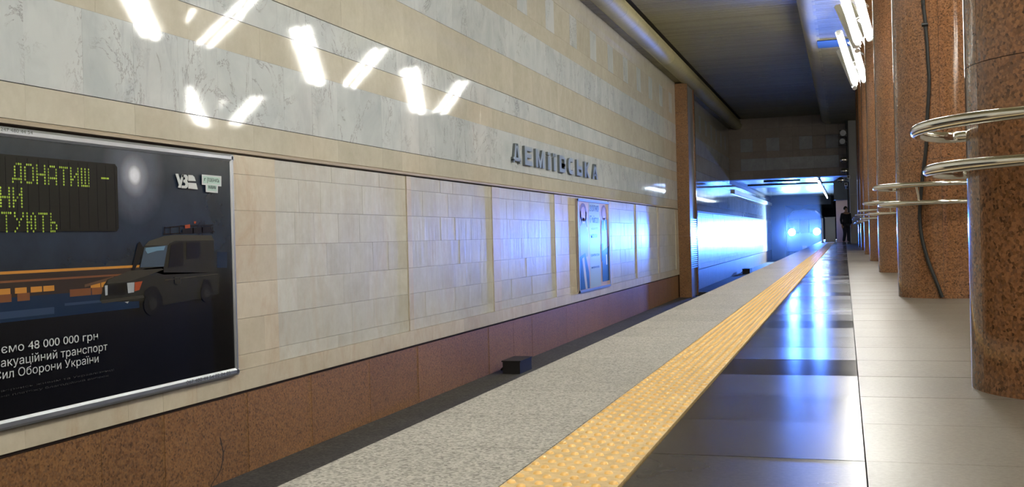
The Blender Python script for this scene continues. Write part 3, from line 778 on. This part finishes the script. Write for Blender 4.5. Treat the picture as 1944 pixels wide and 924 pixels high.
# led display
printed('led_board', 'p_board', [[(PY0, 1.335), (7.13, 1.335), (7.155, 1.31), (7.155, .82), (7.13, .795), (PY0, .795)]])
FONT = {'Д': '0111 0101 0101 0101 0101 1111 1001'.split(), 'О': '01110 10001 10001 10001 10001 10001 01110'.split(), 'Н': '10001 10001 10001 11111 10001 10001 10001'.split(), 'А': '01110 10001 10001 10001 11111 10001 10001'.split(),
        'Т': '11111 00100 00100 00100 00100 00100 00100'.split(), 'И': '10001 10001 10011 10101 11001 10001 10001'.split(), 'Ш': '10101 10101 10101 10101 10101 10101 11111'.split(), 'У': '10001 10001 01010 00100 00100 01000 10000'.split(),
        'Ю': '10010 10101 10101 11101 10101 10101 10010'.split(), 'Ь': '1000 1000 1000 1110 1001 1001 1110'.split(), '-': '0000 0000 0000 1111 0000 0000 0000'.split(), ' ': ['00']*7,
        'Д2': []}
FONT['Д'] = '00111 01001 01001 01001 01001 11111 10001'.split()
dots = []; led = []
def led_line(text, yend, ztop, pitch_y, pitch_z):
    cols = sum(len(FONT[c][0])+1 for c in text)
    y = yend-cols*pitch_y
    for c in text:
        g_ = FONT[c]
        for r_, row in enumerate(g_):
            for q_, v in enumerate(row):
                if v == '1':
                    cy_, cz_ = y+(q_+.5)*pitch_y, ztop-(r_+.5)*pitch_z
                    dots.append([(cy_+pitch_y*.42*math.cos(PI/4+k*PI/3), cz_+pitch_z*.42*math.sin(PI/4+k*PI/3)) for k in range(6)])
        y += (len(g_[0])+1)*pitch_y
        led.append(list(dots)); dots.clear()
py_ = (P(166, 330)[0]-P(18, 330)[0])/41.0; pz_ = .0215
led_line('ДОНАТИШ', P(167, 330)[0]+py_, 1.285, py_, pz_)
a_ = P(189, 330)[0]; dots_y = P(204, 330)[0]
for k in range(5): dots.append([(a_+(k+.5)*(dots_y-a_)/5+.010*math.cos(PI/4+j*PI/3), 1.215-.0+.009*math.sin(PI/4+j*PI/3)) for j in range(6)])
led.append(list(dots)); dots.clear()
led_line('НИ', P(40, 365)[0]+py_, 1.11, py_, pz_)
led_line('ТУЮТЬ', P(106, 410)[0]+py_, .935, py_, pz_)
for dd in led:
    printed('led_letter', 'p_led', dd, stuff=True); layer[0] -= 1
layer[0] += 1
grid = []
for k in range(24):
    y_ = 7.12-k*.105; grid.append([(y_, .81), (y_+.004, .81), (y_+.004, 1.32), (y_, 1.32)])
for zz in (.98, 1.13): grid.append([(PY0, zz), (7.14, zz), (7.14, zz+.004), (PY0, zz+.004)])
layer[0] += 1; printed('led_grid', 'p_grid', grid, stuff=True)
# lettering at the bottom, logos
def ptext(body, y0, y1, z0, z1, mat, name='printed_lettering', x=None, par=None):
    layer[0] += 1
    me = fit_text(text_mesh(body, mat), y0, y1, z0, z1, x or bx+.0006*layer[0])
    o = link(name, me, par or bb_t); o['kind'] = 'stuff'; return o
def pline(body, xl, xr, zbase, h, mat='p_white', frac=1.0, xref=0):
    """visible words end at pixel xr; the line starts left of the frame"""
    return ptext(body, P(xl, 650)[0], P(xr, 650)[0], zbase, zbase+h, mat)
b1 = P(183, 643); b2 = P(201, 666); b3 = P(184, 688)
def tl(body, tail, y_left, y_right, z):
    """the words of tail are those inside the frame of the picture"""
    t_ = text_mesh(tail, 'p_white'); xs = [v.co.x for v in t_.vertices]; sx = (y_right-y_left)/(max(xs)-min(xs)); bpy.data.meshes.remove(t_)
    me = text_mesh(body, 'p_white'); layer[0] += 1; mx = max(v.co.x for v in me.vertices)
    sz = (P(100, 640)[1]-P(100, 655)[1])/.70
    for v in me.vertices: X, Y, Z = v.co; v.co = (bx+.0006*layer[0], y_right-(mx-X)*sx, z+Y*sz)
    o = link('printed_lettering', me, bb_t); o['kind'] = 'stuff'
tl('збираємо 48 000 000 грн', '48 000 000 грн', P(50, 650)[0], b1[0], P(183, 644)[1])
tl('на евакуаційний транспорт', 'транспорт', P(112, 665)[0], b2[0], P(201, 664)[1])
tl('для Сил Оборони України', 'Оборони України', P(31, 700)[0], b3[0], P(184, 687)[1])
o = ptext('Реквізити благодійного фонду Повернись живим та Укрзалізниці', 4.6, P(213, 700)[0], P(213, 704)[1], P(213, 699)[1], 'p_dim', 'fine_print')
o = ptext('ЄДРПОУ отримувача, призначення платежу благодійний внесок', 4.7, P(203, 712)[0], P(203, 715)[1], P(203, 710)[1], 'p_dim', 'fine_print')
LZ = lambda pts: [P(320+x/13.2, 310+y/13.2) for x, y in pts]
printed('printed_logo', 'p_white', [LZ([(130, 262), (200, 262), (250, 430), (285, 290), (345, 280), (265, 615), (190, 605), (215, 540)]),
        LZ([(290, 275), (400, 285), (440, 330), (440, 400), (425, 445), (450, 500), (440, 590), (400, 628), (280, 622), (285, 555), (365, 560), (380, 520), (355, 480), (325, 478), (325, 415), (360, 410), (375, 375), (350, 345), (285, 345)]),
        LZ([(450, 290), (560, 300), (605, 340), (640, 445), (450, 440)]), LZ([(450, 485), (650, 500), (690, 655), (450, 632)])])
printed('printed_badge', 'p_white', [LZ([(790, 278), (1280, 322), (1280, 580), (790, 535)]), LZ([(885, 540), (1195, 570), (1192, 745), (888, 718)])])
printed('printed_badge', 'p_mark', [LZ([(820, 318), (1250, 356), (1250, 535), (820, 492)]), LZ([(925, 530), (1165, 552), (1165, 700), (925, 680)])])
def logo_text(body, x0, y0, x1, y1):
    a, c = P(320+x0/13.2, 310+y1/13.2), P(320+x1/13.2, 310+y0/13.2); ptext(body, a[0], c[0], a[1], c[1], 'p_body', 'badge_lettering')
logo_text('ПОВЕРНИСЬ', 945, 390, 1220, 462); logo_text('ЖИВИМ', 945, 565, 1135, 635)
printed('printed_badge', 'p_body', [LZ([(845, 370), (885, 375), (885, 385), (855, 382), (855, 440), (845, 438)]), LZ([(925, 350), (931, 350), (931, 500), (925, 500)])])
# the number stuck to the top rail and lower rail
for (x0, x1, yref, z0, body) in ((-30, 58, 250, 1.487, '(044) 247 480 44 54'), (350, 434, 705, -.560, '067 480 44 54 02 04 05')):
    me = fit_text(text_mesh(body, 'letter_side'), P(x0, yref)[0], P(x1, yref)[0], z0, z0+.032, bx+.0195); link('rail_lettering', me, fr_top if z0 > 0 else fr_bot)

# ------------------------------------------------------------------ small poster
ax = WX+.03
p2 = empty('poster', (0, 0, 0)); tag(p2, 'pastel poster with two figures in a thin frame beyond the station name', 'poster')
for n_, c_ in dict(q_base=(.60, .46, .46), q_panel=(.42, .55, .66), q_skin=(.55, .34, .33), q_hair=(.20, .11, .10), q_blue=(.03, .10, .28), q_purple=(.28, .20, .45), q_white=(.6, .6, .65), q_ink=(.06, .09, .18)).items(): pmat(n_, c_, .25)
QY0, QY1, QZ0, QZ1 = 22.6, 25.84, -.585, 1.505
b = MB(); b.box(WX, ax, QY0, QY1, QZ0, QZ1); b.build('print_sheet', 'q_base', p2)
b = MB()
for (y0, y1, z0, z1) in ((QY0, QY1, QZ1-.05, QZ1), (QY0, QY1, QZ0, QZ0+.05), (QY0, QY0+.05, QZ0, QZ1), (QY1-.05, QY1, QZ0, QZ1)): b.box(ax-.01, ax+.02, y0, y1, z0, z1)
b.build('frame', 'aluminium', p2)
ly = [0]
def q(name, mat, polys):
    ly[0] += 1; b = MB()
    for pg in polys:
        b = MB(); b.poly_x([(QY0+(QY1-QY0)*u, QZ1-(QZ1-QZ0)*v) for u, v in pg], ax+.0012*ly[0]); b.build(name, mat, p2)
ev = lambda cx, cy, rx, ry, n=18: [(cx+rx*math.cos(2*PI*k/n), cy+ry*math.sin(2*PI*k/n)) for k in range(n)]
q('printed_panel', 'q_panel', [[(.34, .03), (.68, .03), (.68, .97), (.34, .97)]])
q('printed_figure', 'q_hair', [ev(.17, .15, .10, .11), [(.08, .13), (.26, .13), (.29, .30), (.06, .32)], ev(.83, .13, .09, .09)])
q('printed_figure', 'q_skin', [ev(.17, .16, .065, .08), ev(.83, .14, .06, .075), [(.14, .2), (.20, .2), (.22, .28), (.12, .28)], [(.80, .19), (.86, .19), (.88, .26), (.78, .26)], [(.74, .36), (.90, .36), (.90, .41), (.74, .41)]])
q('printed_figure', 'q_purple', [[(.05, .30), (.12, .26), (.22, .26), (.30, .36), (.27, .62), (.05, .64)], [(.72, .28), (.92, .26), (.97, .45), (.97, .62), (.74, .62)]])
q('printed_figure', 'q_blue', [[(.03, .62), (.20, .58), (.30, .80), (.31, .97), (.03, .97)], [(.74, .22), (.93, .21), (.93, .33), (.74, .34)], [(.74, .58), (.97, .52), (.97, .93), (.72, .93)], [(.71, .50), (.75, .48), (.75, .68), (.71, .70)]])
q('printed_stripe', 'q_white', [[(.10, .64), (.16, .62), (.24, .97), (.18, .97)], [(.82, .22), (.85, .22), (.85, .33), (.82, .33)], [(.86, .62), (.90, .62), (.90, .74), (.86, .74)]])
for body, v0, v1, u0, u1 in (('ЗОПЧО', .055, .125, .37, .65), ('Гейтоп', .17, .255, .37, .65), ('колеї', .30, .325, .40, .60), ('нами', .375, .42, .38, .58), ('ритмом', .60, .635, .38, .64), ('навколо', .74, .76, .38, .62)):
    me = fit_text(text_mesh(body, 'q_ink'), QY0+(QY1-QY0)*u0, QY0+(QY1-QY0)*u1, QZ1-(QZ1-QZ0)*v1, QZ1-(QZ1-QZ0)*v0, ax+.0012*(ly[0]+1)); link('printed_lettering', me, p2)

# ------------------------------------------------------------------ train
TY = 82.0; TXC = -2.9
tr = empty('metro_train', (TXC, TY, -1.42)); tag(tr, 'metro train arriving at the platform end with two dazzling blue-white headlights', 'train')
def shell(y0, y1, inset, mat, name, z0=.55, z1=3.75, hw=1.34):
    prof = [(-hw+.05, z0), (hw-.05, z0), (hw, z0+.5), (hw, 2.7), (hw-.12, 3.25), (hw-.5, z1-.12), (0, z1), (-hw+.5, z1-.12), (-hw+.12, 3.25), (-hw, 2.7), (-hw, z0+.5)]
    cz = (z0+z1)/2
    n = len(prof); vs = [(x*(1-inset), y0, cz+(z-cz)*(1-inset)) for x, z in prof]+[(x, y0+.35, z) for x, z in prof]+[(x, y1, z) for x, z in prof]
    b = MB(); b.add(vs, [tuple(range(n))]+[(k*n+i, k*n+(i+1) % n, (k+1)*n+(i+1) % n, (k+1)*n+i) for k in range(2) for i in range(n)]+[tuple(range(2*n, 3*n))])
    return b.build(name, mat, tr)
shell(0, 18, .05, 'train_blue', 'body')
b = MB(); b.box(-1.1, -.38, -.03, .05, 1.95, 2.95); b.box(.38, 1.1, -.03, .05, 1.95, 2.95); b.box(-.3, .3, -.03, .05, 1.95, 2.95); b.build('windscreen', 'train_glass', tr)
b = MB(); b.box(-1.2, 1.2, -.035, .05, 1.60, 1.78); b.build('front_band', 'train_blue', tr)
b = MB(); b.box(-.34, .34, -.045, .02, .75, 1.92); b.build('front_door', 'train_blue', tr)
b = MB(); b.box(-.15, .15, -.5, .1, .75, .98); b.tube([(0, -.62, .86), (0, -.4, .86)], .12, 12); b.build('coupler', 'steel', tr)
b = MB(); b.box(-1.15, 1.15, .2, .6, .12, .5)
for s in (-1, 1):
    b.tube([(s*.71, 1.5, .43), (s*.84, 1.5, .43)], .43, 20); b.tube([(s*.71, 3.4, .43), (s*.84, 3.4, .43)], .43, 20)
b.build('bogie', 'black_plastic', tr)
for s in (-1, 1):
    x = s*.905
    b = MB(); b.tube([(x, -.10, 2.03-.0), (x, .06, 2.03)], .27, 20); hl = b.build('headlight', 'grey_metal', tr)
    hl.location = (0, 0, 0)
    b = MB(); b.tube([(x, -.125, 2.03), (x, -.105, 2.03)], .24, 20); b.build('lens', 'headlight_lens', hl)
    l = bpy.data.lights.new('headlight_beam', 'AREA'); l.shape = 'DISK'; l.size = .5; l.spread = math.radians(52); l.energy = HEAD; l.color = (.02, .16, 1.0)
    lo_ = bpy.data.objects.new('headlight_beam', l); C.objects.link(lo_); lo_.location = (TXC+x, TY-.2, -1.42+2.03); lo_.rotation_euler = (-PI/2+math.radians(.5), 0, 0)
# scattering volume added in front of the train to give its headlights a halo
mt = bpy.data.materials.new('headlight_halo'); mt.use_nodes = True; MATS['headlight_halo'] = mt; nt = mt.node_tree
nt.nodes.remove(nt.nodes['Principled BSDF']); vs_ = nd(nt, 'ShaderNodeVolumeScatter'); vs_.inputs['Density'].default_value = .0011; vs_.inputs['Anisotropy'].default_value = .82
nt.links.new(vs_.outputs[0], nt.nodes['Material Output'].inputs['Volume'])
b = MB(); b.box(-5.5, -1.55, 66, 81.3, -1.3, 3.25); o = b.build('headlight_halo', 'headlight_halo'); o['kind'] = 'stuff'; tag(o, 'added scattering volume making a bluish halo around the train headlights', 'haze')
# ------------------------------------------------------------------ far end furniture
for i in range(6):
    t = empty('tunnel_lamp', (-1.25, 58.5+5.0*i, 3.205)); tag(t, '%s thin fluorescent batten under the low ceiling above the far platform edge' % ('nearest', 'second nearest', 'third nearest', 'fourth nearest', 'fifth', 'farthest')[i], 'lamp', 'battens under the low ceiling')
    b = MB(); b.box(-.06, .06, -2.2, 2.2, .045, .12); [b.box(-.01, .01, yy-.01, yy+.01, .12, .14 if i == 1 else .205) for yy in ((0,) if i == 1 else (-1.8, 1.8))]; b.build('housing', 'white_metal', t)
    b = MB(); b.tube([(0, -2.15, .0), (0, 2.15, .0)], .03, 8); b.build('fluorescent_tube', 'tunnel_tube', t)
t = empty('pillar', (.40, 54.3, 0)); tag(t, 'grey square stone pillar at the far end of the column row', 'pillar')
for i in range(5):
    b = MB(); b.box(-.14, .3, -.25, .25, i*1.2+.003, (i+1)*1.2-.003); b.build('stone_block', 'grey_stone', t)
t = empty('kiosk', (-.78, 61, 0)); tag(t, 'low grey cabinet at the far platform end left of the standing person', 'cabinet')
b = MB(); b.box(-.26, .28, -.4, .4, .02, 1.36); b.build('body', 'grey_stone', t); b = MB(); b.box(-.28, .30, -.42, .42, 1.36, 1.40); b.build('top', 'grey_metal', t)
b = MB(); b.box(-.22, .24, -.415, -.4, .1, 1.3); b.build('door', 'grey_metal', t)
t = empty('gate_post', (-1.19, 61, 0)); tag(t, 'thin white post at the far platform edge beside the right headlight', 'post')
b = MB(); b.tube([(0, 0, 0), (0, 0, 1.35)], .05, 12); b.build('pole', 'white_metal', t); b = MB(); b.tube([(0, 0, 0), (0, 0, .04)], .09, 12); b.build('base', 'grey_metal', t)
t = empty('post', (.20, 53.9, 0)); tag(t, 'dark vertical post carrying mirrors, cameras and loudspeakers in front of the far pillar', 'post')
b = MB(); b.tube([(0, 0, 0), (0, 0, 6.0)], .055, 12); b.build('pole', 'black_plastic', t); b = MB(); b.tube([(0, 0, 0), (0, 0, .03)], .11, 12); b.build('base', 'grey_metal', t)
# devices hanging beside the pillar
def device(nm, x, y, z, lab, cat, size, lampcol):
    t = empty(nm, (x, y, z)); tag(t, lab, cat)
    b = MB(); b.box(-size, size, -size, size, -size, size); b.build('housing', 'black_plastic', t)
    b = MB(); b.tube([(0, size, 0), (.19-x, 53.85-y, 0)], .018, 8); b.build('bracket', 'grey_metal', t)
    b = MB(); b.tube([(0, -size, 0), (0, -size-.06, 0)], [size*.8, size*.9], 14); b.build('visor' if lampcol else 'grille', lampcol or 'grey_metal', t)
    return t
device('loudspeaker', .02, 53.6, 6.6-.35-.9, 'black loudspeaker highest beside the far pillar', 'loudspeaker', .16, None)
device('loudspeaker', -.02, 53.6, 4.95, 'second black loudspeaker just under the highest one by the far pillar', 'loudspeaker', .15, None)
def mirror(x, z, lab, r=.19):
    t = empty('round_mirror', (x, 53.3, z)); tag(t, lab, 'mirror')
    b = MB(); prof = []
    n = 16
    for k in range(5):
        a = k/4*PI*.45; prof.append((r*math.sin(a)/math.sin(PI*.45), -.07*math.cos(a)))
    vs = []; 
    for rr, yy in prof: vs += [(rr*math.cos(2*PI*j/n), yy, rr*.7*math.sin(2*PI*j/n)) for j in range(n)]
    b.add(vs, [(k*n+j, k*n+(j+1) % n, (k+1)*n+(j+1) % n, (k+1)*n+j) for k in range(4) for j in range(n)]+[tuple(4*n+j for j in range(n))], True); b.build('bowl', 'chrome', t)
    b = MB(); b.tube([(0, .0, 0), (.19-x, 53.85-53.3, 0)], .022, 8); b.build('arm', 'white_metal', t)
mirror(.03, 4.05, 'highest of three small domed mirrors beside the far pillar'); mirror(.05, 3.52, 'middle one of three small domed mirrors beside the far pillar'); mirror(-.12, 3.08, 'lowest of three small domed mirrors, over the platform end')
for (x, z, lab, rx) in ((.22, 3.2, 'white camera housing by the far pillar, the upper of two', .4), (.10, 2.85, 'white camera housing by the far pillar, the lower of two', .3)):
    t = empty('security_camera', (x, 53.2, z)); tag(t, lab, 'camera')
    b = MB(); b.box(-.07, .07, -.22, .15, -.07, .07); b.build('housing', 'white_metal', t); b = MB(); b.tube([(0, -.25, 0), (0, -.22, 0)], .05, 10); b.build('lens', 'black_plastic', t)
    b = MB(); b.tube([(0, .0, -.06), (.0, .3, -.18), (.19-x, .68, -.18)], .018, 8); b.build('bracket', 'grey_metal', t)

# ------------------------------------------------------------------ person at the far end
def skin_body(name, verts, edges, radii, mat, parent, sub=2):
    me = bpy.data.meshes.new(name); me.from_pydata([Vector(v) for v in verts], edges, []); o = bpy.data.objects.new(name, me); C.objects.link(o); o.parent = parent
    md = o.modifiers.new('skin', 'SKIN'); md.use_smooth_shade = True
    sv = me.skin_vertices[0].data if me.skin_vertices else None
    if sv is None:
        return o
    for i, r in enumerate(radii): sv[i].radius = r if isinstance(r, tuple) else (r, r)
    sv[0].use_root = True
    s = o.modifiers.new('sub', 'SUBSURF'); s.levels = sub; s.render_levels = sub
    me.materials.append(MATS[mat])
    return o
def skin_obj(name, verts, edges, radii, mat, parent):
    me = bpy.data.meshes.new(name); bm = bmesh.new(); lay = bm.verts.layers.skin.verify()
    vs = [bm.verts.new(v) for v in verts]
    for a, b_ in edges: bm.edges.new((vs[a], vs[b_]))
    for v, r in zip(vs, radii): v[lay].radius = r if isinstance(r, tuple) else (r, r)
    vs[0][lay].use_root = True
    bm.to_mesh(me); bm.free(); me.materials.append(MATS[mat])
    o = bpy.data.objects.new(name, me); C.objects.link(o)
    md = o.modifiers.new('skin', 'SKIN'); md.use_smooth_shade = True
    s = o.modifiers.new('sub', 'SUBSURF'); s.levels = 2; s.render_levels = 2
    dg = bpy.context.evaluated_depsgraph_get(); dg.update()
    m2 = bpy.data.meshes.new_from_object(o.evaluated_get(dg)); bpy.data.objects.remove(o)
    o = bpy.data.objects.new(name, m2); C.objects.link(o); o.parent = parent
    if not m2.materials: m2.materials.append(MATS[mat])
    return o
pe = empty('person', (.06, 52.6, 0), .5); tag(pe, 'person in dark jacket and trousers standing at the far platform end', 'person')
# body: pelvis root, spine, neck, head, arms
V = [(0, 0, .95), (0, 0, 1.12), (0, .0, 1.32), (0, 0, 1.45), (0, -.01, 1.53), (0, -.02, 1.62), (0, -.02, 1.72),
     (.10, 0, .90), (.11, -.02, .50), (.11, .02, .09), (-.10, 0, .90), (-.12, -.10, .50), (-.13, .04, .09),
     (.19, 0, 1.42), (.25, .02, 1.14), (.24, -.06, .90), (-.19, 0, 1.42), (-.25, .02, 1.14), (-.24, -.05, .90)]
E_ = [(0, 1), (1, 2), (2, 3), (3, 4), (4, 5), (5, 6), (0, 7), (7, 8), (8, 9), (0, 10), (10, 11), (11, 12), (3, 13), (13, 14), (14, 15), (3, 16), (16, 17), (17, 18)]
RR = [(.15, .11), (.14, .10), (.16, .11), (.13, .09), (.05, .05), (.075, .09), (.07, .08), (.09, .09), (.06, .065), (.042, .042), (.09, .09), (.06, .065), (.042, .042), (.06, .06), (.045, .045), (.032, .032), (.06, .06), (.045, .045), (.032, .032)]
skin_obj('body', V, E_, RR, 'skin', pe)
Vj = V[:4]+[V[13], V[14], (.24, -.055, .93), V[16], V[17], (-.24, -.045, .93)]
skin_obj('jacket', [(0, 0, .84)]+Vj, [(0, 1), (1, 2), (2, 3), (3, 4), (4, 5), (5, 6), (6, 7), (4, 8), (8, 9), (9, 10)], [(.18, .14), (.18, .135), (.17, .13), (.19, .135), (.15, .11), (.08, .08), (.062, .062), (.05, .05), (.08, .08), (.062, .062), (.05, .05)], 'jacket', pe)
skin_obj('trousers', [V[0], V[7], V[8], (.11, .015, .11), V[10], V[11], (-.13, .03, .11)], [(0, 1), (1, 2), (2, 3), (0, 4), (4, 5), (5, 6)], [(.16, .12), .11, .085, .07, .11, .085, .07], 'trousers', pe)
for s, vx, vy in ((1, .11, .0), (-1, -.13, .02)):
    b = MB(); prof = [(-.20, .02, .04), (-.16, .03, .06), (-.05, .038, .09), (.04, .04, .10), (.08, .03, .08)]
    vs = []
    for y_, hw, h_ in prof: vs += [(vx-hw, vy+y_, 0), (vx+hw, vy+y_, 0), (vx+hw*.8, vy+y_, h_), (vx-hw*.8, vy+y_, h_)]
    b.add(vs, [(0, 1, 2, 3), (16, 19, 18, 17)]+[(k*4+i, k*4+(i+1) % 4, k*4+4+(i+1) % 4, k*4+4+i) for k in range(4) for i in range(4)]); b.build('shoe', 'shoe', pe)
b = MB(); n = 14; vs = []; fs = []
for k in range(7):
    a = PI*.62*k/6
    for j in range(n): t_ = 2*PI*j/n; vs.append((.098*math.sin(a)*math.cos(t_), .018+.115*math.sin(a)*math.sin(t_)*(1 if math.sin(t_) > 0 else .75), 1.68+.125*math.cos(a)))
fs = [(k*n+j, k*n+(j+1) % n, (k+1)*n+(j+1) % n, (k+1)*n+j) for k in range(6) for j in range(n)]
b.add(vs, fs, True); b.build('hair', 'hair', pe)
for s in (-1, 1):
    hx = s*.24; b = MB()
    b.tube([(hx, -.06, .90), (hx, -.075, .85), (hx, -.08, .80)], [.028, .04, .034], 8)
    for k, (dx, L_) in enumerate(((-.027, .07), (-.009, .08), (.009, .076), (.026, .06))): b.tube([(hx+dx, -.08, .81), (hx+dx, -.092, .81-L_*.55), (hx+dx, -.085, .81-L_)], [.0095, .009, .007], 6)
    b.tube([(hx-s*.03, -.085, .86), (hx-s*.055, -.10, .82), (hx-s*.05, -.11, .79)], [.012, .010, .008], 6)
    b.build('hand', 'skin', pe)
b = MB(); b.tube([(0, -.105, 1.67), (0, -.135, 1.645), (0, -.11, 1.635)], [.008, .014, .01], 6); b.build('nose', 'skin', pe)
